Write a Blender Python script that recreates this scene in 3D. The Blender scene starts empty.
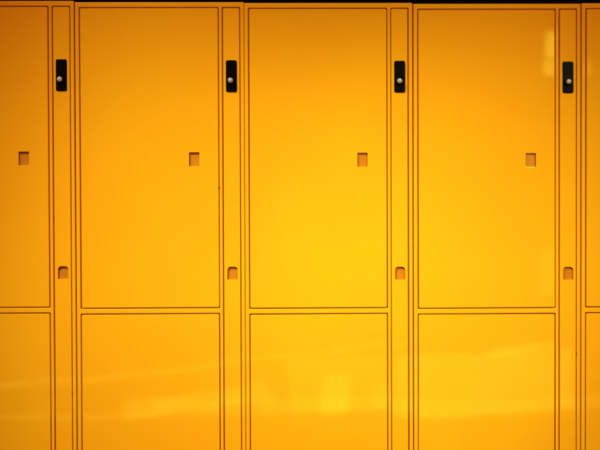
import bpy, bmesh, math, random
from mathutils import Vector, Matrix
random.seed(7)
S = bpy.context.scene
C = S.collection
H = 1.80            # height of the cabinets, metres
W = 0.3978          # width of one cabinet
PITCH = 0.400
DEPTH = 0.46

# ------------------------------------------------------------------ materials
def nodes(name):
    m = bpy.data.materials.new(name); m.use_nodes = True
    n = m.node_tree.nodes; l = m.node_tree.links
    return m, n, l, n['Principled BSDF']

def enamel(name, c1, c2, rough, bump):
    """glossy powder-coated sheet steel: faint batch variation, smudges, orange peel and sheet waviness"""
    m, n, l, b = nodes(name)
    geo = n.new('ShaderNodeNewGeometry')
    oi = n.new('ShaderNodeObjectInfo')
    big = n.new('ShaderNodeTexNoise'); big.inputs['Scale'].default_value = 2.3; big.inputs['Detail'].default_value = 3
    l.new(geo.outputs['Position'], big.inputs['Vector'])
    mix = n.new('ShaderNodeMix'); mix.data_type = 'RGBA'
    mix.inputs['A'].default_value = (*c1, 1); mix.inputs['B'].default_value = (*c2, 1)
    mr = n.new('ShaderNodeMapRange'); mr.inputs['From Min'].default_value = .35; mr.inputs['From Max'].default_value = .65
    l.new(big.outputs['Fac'], mr.inputs['Value']); l.new(mr.outputs['Result'], mix.inputs['Factor'])
    # fine grime speckle
    sp = n.new('ShaderNodeTexNoise'); sp.inputs['Scale'].default_value = 260; sp.inputs['Detail'].default_value = 2
    l.new(geo.outputs['Position'], sp.inputs['Vector'])
    sr = n.new('ShaderNodeMapRange'); sr.inputs['From Min'].default_value = .66; sr.inputs['From Max'].default_value = .78
    sr.inputs['To Min'].default_value = 0; sr.inputs['To Max'].default_value = .10
    l.new(sp.outputs['Fac'], sr.inputs['Value'])
    mix2 = n.new('ShaderNodeMix'); mix2.data_type = 'RGBA'
    l.new(mix.outputs['Result'], mix2.inputs['A']); mix2.inputs['B'].default_value = (.35, .10, .01, 1)
    l.new(sr.outputs['Result'], mix2.inputs['Factor'])
    # paint rubbed and chipped only along the rolled edges
    sep = n.new('ShaderNodeSeparateXYZ'); l.new(geo.outputs['True Normal'], sep.inputs[0])
    ab = n.new('ShaderNodeMath'); ab.operation = 'ABSOLUTE'; l.new(sep.outputs['Y'], ab.inputs[0])
    ed = n.new('ShaderNodeMath'); ed.operation = 'LESS_THAN'; ed.inputs[1].default_value = .97; l.new(ab.outputs[0], ed.inputs[0])
    cn = n.new('ShaderNodeTexNoise'); cn.inputs['Scale'].default_value = 21; cn.inputs['Detail'].default_value = 6; cn.inputs['Roughness'].default_value = .7
    l.new(geo.outputs['Position'], cn.inputs['Vector'])
    cr = n.new('ShaderNodeMapRange'); cr.inputs['From Min'].default_value = .655; cr.inputs['From Max'].default_value = .70
    l.new(cn.outputs['Fac'], cr.inputs['Value'])
    mu = n.new('ShaderNodeMath'); mu.operation = 'MULTIPLY'; l.new(cr.outputs['Result'], mu.inputs[0]); l.new(ed.outputs[0], mu.inputs[1])
    mix3 = n.new('ShaderNodeMix'); mix3.data_type = 'RGBA'
    l.new(mix2.outputs['Result'], mix3.inputs['A']); mix3.inputs['B'].default_value = (.16, .05, .01, 1)
    l.new(mu.outputs[0], mix3.inputs['Factor'])
    l.new(mix3.outputs['Result'], b.inputs['Base Color'])
    # roughness smudges
    sm = n.new('ShaderNodeTexNoise'); sm.inputs['Scale'].default_value = 7; sm.inputs['Detail'].default_value = 5
    st = n.new('ShaderNodeMapping'); st.inputs['Scale'].default_value = (1, 1, .45)
    l.new(geo.outputs['Position'], st.inputs['Vector']); l.new(st.outputs['Vector'], sm.inputs['Vector'])
    rr = n.new('ShaderNodeMapRange'); rr.inputs['From Min'].default_value = .3; rr.inputs['From Max'].default_value = .7
    rr.inputs['To Min'].default_value = rough * .5; rr.inputs['To Max'].default_value = rough * 1.8
    l.new(sm.outputs['Fac'], rr.inputs['Value']); l.new(rr.outputs['Result'], b.inputs['Roughness'])
    b.inputs['Specular IOR Level'].default_value = .62
    b.inputs['Specular Tint'].default_value = (1, .66, .10, 1)
    # sheet waviness + orange peel
    ad = n.new('ShaderNodeVectorMath'); ad.operation = 'ADD'
    l.new(geo.outputs['Position'], ad.inputs[0])
    rnd = n.new('ShaderNodeMath'); rnd.operation = 'MULTIPLY'; rnd.inputs[1].default_value = 9
    l.new(oi.outputs['Random'], rnd.inputs[0]); l.new(rnd.outputs[0], ad.inputs[1])
    wv = n.new('ShaderNodeTexNoise'); wv.inputs['Scale'].default_value = 5; wv.inputs['Detail'].default_value = 1
    l.new(ad.outputs[0], wv.inputs['Vector'])
    op = n.new('ShaderNodeTexNoise'); op.inputs['Scale'].default_value = 420; op.inputs['Detail'].default_value = 1
    l.new(geo.outputs['Position'], op.inputs['Vector'])
    b1 = n.new('ShaderNodeBump'); b1.inputs['Strength'].default_value = bump; b1.inputs['Distance'].default_value = .0022
    l.new(wv.outputs['Fac'], b1.inputs['Height'])
    b2 = n.new('ShaderNodeBump'); b2.inputs['Strength'].default_value = .35; b2.inputs['Distance'].default_value = .00003
    l.new(op.outputs['Fac'], b2.inputs['Height']); l.new(b1.outputs['Normal'], b2.inputs['Normal'])
    l.new(b2.outputs['Normal'], b.inputs['Normal'])
    return m

YEL = enamel('yellow_enamel', (.83, .332, .0068), (.82, .365, .0072), .028, .25)
CUP = enamel('orange_cup', (.52, .165, .008), (.48, .145, .007), .55, 0.2)  # even tone, darker and more orange than the doors

def plain(name, col, rough, metal=0, spec=.5, noise=0.15):
    m, n, l, b = nodes(name)
    t = n.new('ShaderNodeTexNoise'); t.inputs['Scale'].default_value = 90; t.inputs['Detail'].default_value = 4
    tc = n.new('ShaderNodeNewGeometry'); l.new(tc.outputs['Position'], t.inputs['Vector'])
    mx = n.new('ShaderNodeMix'); mx.data_type = 'RGBA'
    mx.inputs['A'].default_value = (*[c * (1 - noise) for c in col], 1)
    mx.inputs['B'].default_value = (*[min(1, c * (1 + noise)) for c in col], 1)
    l.new(t.outputs['Fac'], mx.inputs['Factor']); l.new(mx.outputs['Result'], b.inputs['Base Color'])
    b.inputs['Roughness'].default_value = rough; b.inputs['Metallic'].default_value = metal
    b.inputs['Specular IOR Level'].default_value = spec
    return m

BLACK = plain('black_plastic', (.0006, .0005, .0006), .3, spec=.06)
RIM = plain('black_rim', (.004, .003, .003), .5, spec=.1)
STEEL = plain('satin_steel', (.40, .38, .36), .58, .7)
SLOT = plain('dark_slot', (.05, .03, .02), .6)
DARKWALL = plain('near_black_wall', (.0016, .0015, .0022), .9, spec=0.05)  # near-black base colour, fills the strip above the cabinets
FLOOR = plain('floor_concrete', (.10, .085, .06), .6, spec=.2)
SEAL = plain('plinth_black', (.02, .02, .02), .6)

# ------------------------------------------------------------------ mesh helpers
def bm_box(bm, x0, x1, y0, y1, z0, z1):
    v = [bm.verts.new(p) for p in ((x0,y0,z0),(x1,y0,z0),(x1,y1,z0),(x0,y1,z0),(x0,y0,z1),(x1,y0,z1),(x1,y1,z1),(x0,y1,z1))]
    for f in ((0,3,2,1),(4,5,6,7),(0,1,5,4),(1,2,6,5),(2,3,7,6),(3,0,4,7)):
        bm.faces.new([v[i] for i in f])

def rounded(x0, x1, z0, z1, r, corners='all', seg=6):
    """outline in the XZ plane, counter-clockwise seen from the front"""
    pts = []
    for (cx, cz, a0, top) in ((x0+r, z0+r, 180, 0), (x1-r, z0+r, 270, 0), (x1-r, z1-r, 0, 1), (x0+r, z1-r, 90, 1)):
        if corners == 'top' and not top:
            pts.append((x0 if a0 == 180 else x1, z0)); continue
        for k in range(seg + 1):
            a = math.radians(a0 + 90 * k / seg)
            pts.append((cx + r*math.cos(a), cz + r*math.sin(a)))
    return pts

def bm_prism(bm, pts, y0, y1):
    a = [bm.verts.new((x, y0, z)) for x, z in pts]; b = [bm.verts.new((x, y1, z)) for x, z in pts]
    bm.faces.new(a); bm.faces.new(b[::-1])
    n = len(pts)
    for i in range(n): bm.faces.new((a[i], b[i], b[(i+1) % n], a[(i+1) % n]))

def mesh_of(bm, name):
    bmesh.ops.recalc_face_normals(bm, faces=bm.faces)
    me = bpy.data.meshes.new(name); bm.to_mesh(me); bm.free(); return me

def bake(name, bm, cutters=(), bevel=0, seg=2, mat=None):
    """booleans + bevel evaluated once into a plain mesh"""
    o = bpy.data.objects.new(name, mesh_of(bm, name)); C.objects.link(o)
    tmp = []
    for cb in cutters:
        c = bpy.data.objects.new('cutter', mesh_of(cb, 'cutter')); C.objects.link(c); tmp.append(c)
        m = o.modifiers.new('b', 'BOOLEAN'); m.operation = 'DIFFERENCE'; m.object = c; m.solver = 'EXACT'
    if bevel:
        m = o.modifiers.new('v', 'BEVEL'); m.width = bevel; m.segments = seg; m.limit_method = 'ANGLE'
        m.angle_limit = math.radians(50); m.harden_normals = False
    bpy.context.view_layer.update()
    dg = bpy.context.evaluated_depsgraph_get()
    me = bpy.data.meshes.new_from_object(o.evaluated_get(dg))
    me.name = name
    bpy.data.objects.remove(o)
    for c in tmp: bpy.data.objects.remove(c)
    for p in me.polygons: p.use_smooth = False
    me.materials.clear()
    if mat: me.materials.append(mat)
    return me

def obj(name, me, parent=None, loc=(0, 0, 0)):
    o = bpy.data.objects.new(name, me); C.objects.link(o)
    o.parent = parent; o.location = loc
    return o

def box(*a):
    bm = bmesh.new(); bm_box(bm, *a); return bm

# ------------------------------------------------------------------ the locker, local coordinates: x from its left edge, z up
G = .0011                                                   # half of the gap round doors and panel
DL, DR, PL, PR = .01136, .33849, .34815, .38920            # gap centre lines
ZT, ZB, ZL = H-.01325, H-.72307, H-.73689
ZF = .125
DX = .0011                                                  # cabinet front starts here inside its pitch
POCK = .0092                                                # how deep the doors sit in the frame

def rrect(x0, x1, z0, z1, r=.0022, corners='all', seg=3):
    """a rounded rectangle that can be grown by d"""
    return lambda d: rounded(x0-d, x1+d, z0-d, z1+d, max(.0004, r+d), corners, seg)

def sheet(bm, outer, holes, bev, depth, hole_floor=(), back=True, hole_depth=None, hbev=None):
    """flat pressed plate facing -y: rolled edge outside (outer(d)) and rolled edges round each hole;
       hole_floor[i] = list of hole shapes in the floor of hole i, or None for a through hole"""
    def ring(pts, y): return [bm.verts.new((x, y, z)) for x, z in pts]
    def bridge(a, b):
        n = len(a)
        for i in range(n):
            try: bm.faces.new((a[i], a[(i+1) % n], b[(i+1) % n], b[i]))
            except ValueError: pass
    def fill(loops):
        es = []
        for L in loops:
            n = len(L)
            for i in range(n):
                e = bm.edges.get((L[i], L[(i+1) % n])) or bm.edges.new((L[i], L[(i+1) % n])); es.append(e)
        bmesh.ops.triangle_fill(bm, edges=es, use_beauty=True, normal=(0, -1, 0))
    K = 4
    prof = [(bev*(1-math.sin(math.pi/2*k/K)), bev*(1-math.cos(math.pi/2*k/K))) for k in range(K+1)]  # (grow, y): face edge -> wall
    o = [ring(outer(-g), y) for g, y in prof] + [ring(outer(0), depth)]
    hf = (hbev or bev) / bev
    hs = [[ring(h(g*hf), y*hf) for g, y in prof] + [ring(h(0), (hole_depth or depth) if hole_floor and hole_floor[i] is not None else depth)] for i, h in enumerate(holes)]
    for R in [o] + hs:
        for a_, b_ in zip(R, R[1:]): bridge(a_, b_)
    fill([o[0]] + [h[0] for h in hs])
    for i, h in enumerate(hs):
        if hole_floor and hole_floor[i] is not None:
            fl_ = []
            for f in hole_floor[i]:
                t0 = ring(f(0), hole_depth); t1 = ring(f(0), hole_depth + .02); bridge(t0, t1); fl_.append(t0)
            fill([h[-1]] + fl_)
    if back: fill([o[-1]] + [h[-1] for i, h in enumerate(hs) if not (hole_floor and hole_floor[i] is not None)])
    return bm

# finger pulls: square cup in the upper door, arched cup in the lock panel
SQ = (.2797-.0122, .2797+.0122, H-.3877, H-.3547)
ARX = (PL + PR) / 2 + .0006
AR = (ARX-.0121, ARX+.0121, H-.65617, H-.62576)
sq_shape = lambda e=0: rrect(SQ[0]-e, SQ[1]+e, SQ[2]-e, SQ[3]+e, .0012, seg=3)
ar_shape = lambda e=0: rrect(AR[0]-e, AR[1]+e, AR[2]-e, AR[3]+e, .0078, 'top', 7)

def leaf(x0, x1, z0, z1, hole=None, bev=.0018):
    bm = bmesh.new()
    sheet(bm, rrect(x0+G, x1-G, z0+G, z1-G, .0034), [hole] if hole else [], bev, .0084, hbev=.0004)
    return bm
UPPER = bake('upper_door', leaf(DL, DR, ZB, ZT, sq_shape()), (), 0, 2, YEL)
LOWER = bake('lower_door', leaf(DL, DR, ZF, ZL), (), 0, 2, YEL)
PANEL = bake('lock_panel', leaf(PL, PR, ZF, ZT, ar_shape()), (), 0, 2, YEL)

bm = bmesh.new()
opening = lambda x0, x1, z0, z1: rrect(x0-G, x1+G, z0-G, z1+G, .0022)
sheet(bm, rrect(DX, DX+W, .08, H, .0012), [opening(DL, DR, ZB, ZT), opening(DL, DR, ZF, ZL), opening(PL, PR, ZF, ZT)], .0020, .0045,
      hole_floor=[[sq_shape(.0022)], [], [ar_shape(.0022)]], back=False, hole_depth=POCK)
# carcass behind the front frame, very slightly wider, open at the front
x0, x1, y0, y1, z0, z1 = DX-.0006, DX+W+.0006, .0045, DEPTH, .0805, H-.0006
v = [bm.verts.new(p) for p in ((x0,y0,z0),(x1,y0,z0),(x1,y1,z0),(x0,y1,z0),(x0,y0,z1),(x1,y0,z1),(x1,y1,z1),(x0,y1,z1))]
for f in ((0,3,2,1),(4,5,6,7),(1,2,6,5),(2,3,7,6),(3,0,4,7)): bm.faces.new([v[i] for i in f])
# narrow flange closing the carcass behind the frame edge
for xa, xb in ((x0, x0+.004), (x1-.004, x1)):
    bm.faces.new([bm.verts.new(p) for p in ((xa, .0046, z0), (xb, .0046, z0), (xb, .0046, z1), (xa, .0046, z1))])
BODY = bake('cabinet_body', bm, (), 0, 2, YEL)
PLINTH = bake('plinth', box(DX+.004, DX+W-.004, .03, DEPTH-.01, 0, .0795), (), .001, 1, SEAL)

def cup(shape_fn, depth):
    """thin moulded liner: wall, rounded floor edge, floor"""
    bm = bmesh.new()
    def ring(pts, y): return [bm.verts.new((x, y, z)) for x, z in pts]
    s_ = shape_fn(0)
    rs = [ring(s_(.0010), .0052), ring(s_(.0002), .0014), ring(s_(-.0003), .0016)]
    for k in range(5):
        a = math.pi/2*k/4; rs.append(ring(s_(-.0003-.0012*(1-math.cos(a))), depth-.0016+.0016*math.sin(a)))
    for a_, b_ in zip(rs, rs[1:]):
        n = len(a_)
        for i in range(n): bm.faces.new((a_[i], a_[(i+1) % n], b_[(i+1) % n], b_[i]))
    bm.faces.new(rs[-1])
    return bm
CUPSQ = bake('finger_recess', cup(sq_shape, .0064), (), 0, 1, CUP)
CUPAR = bake('arched_recess', cup(ar_shape, .0064), (), 0, 1, CUP)

# lock: black rounded plate with a steel turning knob
LX = (PL + PR) / 2 + .0002
LZ0, LZ1 = H-.21185, H-.13794
bm = bmesh.new(); bm_prism(bm, rounded(LX-.0119, LX+.0119, LZ0+.0005, LZ1-.0005, .0034, seg=5), -.0042, .004)
PLATE = bake('lock_plate', bm, (), .0012, 3, BLACK)
bm = bmesh.new(); bm_prism(bm, rounded(LX-.0130, LX+.0130, LZ0-.0006, LZ1+.0006, .0042, seg=5), -.0012, .002)
GASKET = bake('gasket', bm, (), .0005, 1, RIM)
def lathe(prof, n=32):
    bm = bmesh.new(); rings = []
    for r, y in prof:
        rings.append([bm.verts.new((r*math.cos(2*math.pi*k/n), y, r*math.sin(2*math.pi*k/n))) for k in range(n)] if r > 0 else [bm.verts.new((0, y, 0))])
    for a, b in zip(rings, rings[1:]):
        for k in range(n):
            j = (k+1) % n
            if len(a) == 1: bm.faces.new((a[0], b[j], b[k]))
            elif len(b) == 1: bm.faces.new((a[k], a[j], b[0]))
            else: bm.faces.new((a[k], a[j], b[j], b[k]))
    return bm
KX, KZ = LX-.0016, H-.1862
bm = lathe([(0, -.0190), (0.0036, -.0189), (0.0052, -.0183), (0.0060, -.0170), (0.0062, -.0158), (0.0062, -.0145), (0.0054, -.0140), (0, -.0140)])
KNOB = bake('knob', bm, (), 0, 1, STEEL)
for p in KNOB.polygons: p.use_smooth = True
bm = lathe([(0, -.0138), (.0056, -.0138), (.0060, -.0050), (.0085, -.0042), (.0085, -.0035), (0, -.0035)])
STEM = bake('knob_stem', bm, (), 0, 1, BLACK)
bm = bmesh.new(); bm_box(bm, -.0005, .0005, -.01915, -.0188, -.0021, .0021)
KEY = bake('key_slot', bm, (), 0, 1, SLOT)

def make_locker():
    r = bpy.data.objects.new('locker', None); C.objects.link(r); r.empty_display_size = .1
    obj('cabinet_body', BODY, r); obj('plinth', PLINTH, r)
    d = obj('upper_door', UPPER, r); obj('finger_recess', CUPSQ, d)
    obj('lower_door', LOWER, r)
    p = obj('lock_panel', PANEL, r); obj('arched_recess', CUPAR, p)
    k = obj('lock', PLATE, r)
    obj('gasket', GASKET, k)
    obj('knob_stem', STEM, k, (KX, 0, KZ)); obj('knob', KNOB, k, (KX, 0, KZ)); obj('key_slot', KEY, k, (KX, 0, KZ))
    return r

def copy_tree(o, parent=None):
    c = o.copy(); C.objects.link(c); c.parent = parent
    for ch in list(o.children): copy_tree(ch, c)
    return c

proto = make_locker()
LABELS = [
    'dullest yellow locker, cut off by the left edge so only its right half shows',
    'orange yellow locker second from the left, faint slanting gleam low on its lower door',
    'brightest yellow locker in the middle, window shaped gleams on its lower door',
    'yellow locker with a small pale gleam at its upper door top right corner',
    'yellow locker cut off by the right edge, only a narrow strip in view',
]
#  sideways shift, lean, height shift (mm) measured from how the row really stands
ROW = [(.4, -.5, 4.0), (.5, -.3, 1.1), (-.3, -.6, -.8), (.1, -.5, -2.8), (-.2, 0, -1.4)]
# tiny hinge play: upper door (y offset mm, rot z mrad, rot x mrad, rot y mrad), lower door the same, panel
PLAY = [
    ((.3, 1.2, 1.0, .4), (.1, 2.5, 3.0, .2), (.2, .5, .3)),
    ((-.2, -.8, .6, -.5), (-.3, .6, -1.0, -.3), (.0, -.6, 0)),
    ((-.5, .6, -.5, .9), (.2, -.9, .8, -.5), (-.2, .4, -.5)),
    ((.4, -1.5, -1.2, -.3), (-.2, 1.0, -1.5, 2.2), (.3, .6, .4)),
    ((0, 1.8, .8, .3), (.4, 1.0, 1.0, .2), (0, 0, 0)),
]
def kid(r, n):
    for c in r.children:
        if c.name.split('.')[0] == n: return c
SLIP = [(-.6, .5), (.5, .3), (.1, -.6), (.5, .35), (.3, 0)]     # sideways play of upper door and panel, mm
def pivot(o, px, pz, y, rz, rx, ry, sx=0):
    """rotate a part about the point (px, 0, pz) of its own coordinates"""
    R = Matrix.Rotation(rz, 4, 'Z') @ Matrix.Rotation(rx, 4, 'X') @ Matrix.Rotation(ry, 4, 'Y')
    P = Vector((px, 0, pz))
    o.matrix_local = Matrix.Translation(P + Vector((sx, y, 0))) @ R @ Matrix.Translation(-P)
lockers = [proto] + [copy_tree(proto) for _ in range(4)]
for i, r in enumerate(lockers):
    dx, ln, dz = ROW[i]
    r.location = (i*PITCH + dx/1000, 0, 0)
    # levelling feet: the cabinets stand a few mm higher or lower
    r.rotation_euler = (0, ln/1000, 0)
    r.location.z = (dz + 3) / 1000
    r['label'] = LABELS[i]; r['category'] = 'locker'; r['group'] = 'yellow lockers in a row'
    u, lo, p = PLAY[i]
    pivot(kid(r, 'upper_door'), (DL+DR)/2, (ZT+ZB)/2, u[0]/1000, u[1]/1000, u[2]/1000, u[3]/1000, SLIP[i][0]/1000)
    pivot(kid(r, 'lower_door'), (DL+DR)/2, ZL, lo[0]/1000, lo[1]/1000, lo[2]/1000, lo[3]/1000)
    pivot(kid(r, 'lock_panel'), (PL+PR)/2, 1.2, p[0]/1000, p[1]/1000, p[2]/1000, 0, SLIP[i][1]/1000)
    k = kid(r, 'lock')
    k.location.y = p[0]/1000

# ------------------------------------------------------------------ setting
fl = obj('floor', bake('floor', box(-4, 6, -6, DEPTH+.05, -.1, 0), (), 0, 1, FLOOR)); fl['kind'] = 'structure'
wl = obj('back_wall', bake('back_wall', box(-4, 6, DEPTH+.055, DEPTH+.2, 0, 3.2), (), 0, 1, DARKWALL)); wl['kind'] = 'structure'

# ------------------------------------------------------------------ camera
D = 2.8
cd = bpy.data.cameras.new('camera'); cam = bpy.data.objects.new('camera', cd); C.objects.link(cam)
yaw, pitch, roll = -.01882, -.01596, -.00328
def ROT(v):
    x, y, z = v
    c, s = math.cos(roll), math.sin(roll); x, z = c*x - s*z, s*x + c*z
    c, s = math.cos(pitch), math.sin(pitch); y, z = c*y - s*z, s*y + c*z
    c, s = math.cos(yaw), math.sin(yaw); x, y = c*x - s*y, s*x + c*y
    return Vector((x, y, z))
rx, fy, uz = ROT((1,0,0)), ROT((0,1,0)), ROT((0,0,1))
M = Matrix((rx, uz, -fy)).transposed().to_4x4(); M.translation = (.87728, -D, H - .48144 + .003)
cam.matrix_world = M
cd.sensor_width = 36; cd.lens = 1181/600*36; cd.clip_end = 200
S.camera = cam

# ------------------------------------------------------------------ light
w = bpy.data.worlds.new('World'); S.world = w; w.use_nodes = True
bg = w.node_tree.nodes['Background']; bg.inputs[0].default_value = (1, .37, .2, 1); bg.inputs[1].default_value = .58

def look(loc, at):
    return (Vector(at) - Vector(loc)).to_track_quat('-Z', 'Y').to_euler()
def spot(name, loc, at, power, size, blend, col, rad):
    l = bpy.data.lights.new(name, 'SPOT'); l.energy = power; l.spot_size = math.radians(size); l.spot_blend = blend
    l.color = col; l.shadow_soft_size = rad
    o = bpy.data.objects.new(name, l); C.objects.link(o); o.location = loc; o.rotation_euler = look(loc, at)
    return o
def rectangle(name, cx, cz, wd, ht, power, col=(1, .9, .7), tilt=0, y=-3.8):
    """a small rectangular lamp added behind the camera, facing the lockers"""
    l = bpy.data.lights.new(name, 'AREA'); l.shape = 'RECTANGLE'; l.size = wd; l.size_y = ht; l.energy = power; l.color = col
    o = bpy.data.objects.new(name, l); C.objects.link(o); o.location = (cx, y, cz)
    o.rotation_euler = (math.radians(90), 0, 0)
    o.rotation_euler = (Matrix.Rotation(tilt, 3, 'Y') @ Matrix.Rotation(math.radians(90), 3, 'X')).to_euler()
    return o
#LIGHTS
spot('spot_right', (2.42, -3.2, 2.95), (1.3, 0, 1.222), 530, math.degrees(.365), 1.0, (.88, 1, .60), .24)
spot('spot_left', (-.31, -1.80, 3.049), (1.02, 0, .60), 555, math.degrees(.70), 1.0, (.88, 1, .60), .24)
# unseen lamps added behind the camera to put gleams in the lockers' gloss
def add_gleam_lamp(name, px0, px1, py0, py1, rad, tilt=0, y=-3.8, col=(.72, 1, .35)):
    # extents are metres in the plane y = -3.8
    w_, h_ = px1-px0, py1-py0
    return rectangle(name, (px0+px1)/2, (py0+py1)/2, w_, h_, rad*w_*h_*math.pi, col, tilt, y)
add_gleam_lamp('gleam_lamp_band', 0.174, 2.741, 0.155, 0.250, 1.3, 0, -3.8)
add_gleam_lamp('gleam_lamp_tilted', 0.007, 0.799, 0.183, 0.284, 2.2, -0.13, -3.82)
add_gleam_lamp('gleam_lamp_small', 0.777, 0.844, 0.155, 0.306, 0.9, 0.18, -3.83)
add_gleam_lamp('gleam_lamp_wide', 1.569, 2.545, 0.155, 0.496, 2.3, -0.03, -3.84)
add_gleam_lamp('gleam_lamp_middle', 0.927, 1.569, 0.155, 0.462, 1.4, -0.04, -3.85)
add_gleam_lamp('gleam_lamp_bright', 1.123, 1.268, 0.155, 0.367, 2.4, 0.05, -3.78)
add_gleam_lamp('gleam_lamp_dim', 1.390, 1.502, 0.155, 0.323, 1.0, 0.14, -3.78)
add_gleam_lamp('streak_lamp_high', -0.719, 0.799, 0.381, 0.393, 3.6, -0.12, -3.79)  # thin lamps added so the lower doors mirror slanting streaks
add_gleam_lamp('streak_lamp_middle', 0.799, 1.290, 0.487, 0.499, 3.0, -0.07, -3.79)
add_gleam_lamp('streak_lamp_upper', 1.178, 1.681, 0.535, 0.557, 1.6, -0.09, -3.76)
add_gleam_lamp('streak_lamp_low', -0.691, 0.286, 0.147, 0.161, 3.0, -0.05, -3.79)
add_gleam_lamp('streak_lamp_right', 2.060, 2.439, 0.496, 0.546, 2.4, -0.13, -3.79)
add_gleam_lamp('gleam_lamp_corner', 2.365, 2.434, 2.16, 2.305, 6.5, .04, -3.8)  # added lamp, mirrored as the gleam in the upper door corner
add_gleam_lamp('gleam_lamp_corner_low', 2.355, 2.434, 2.06, 2.15, 4.6, 0, -3.8)
add_gleam_lamp('gleam_lamp_side', 2.339, 2.445, 0.831, 1.087, 1.3, 0.03, -3.8)
add_gleam_lamp('gleam_lamp_thin', 2.615, 2.629, 2.047, 2.114, 7, 0, -3.8)

S.view_settings.view_transform = 'Standard'; S.view_settings.look = 'None'
S.view_settings.exposure = 0; S.view_settings.gamma = 1
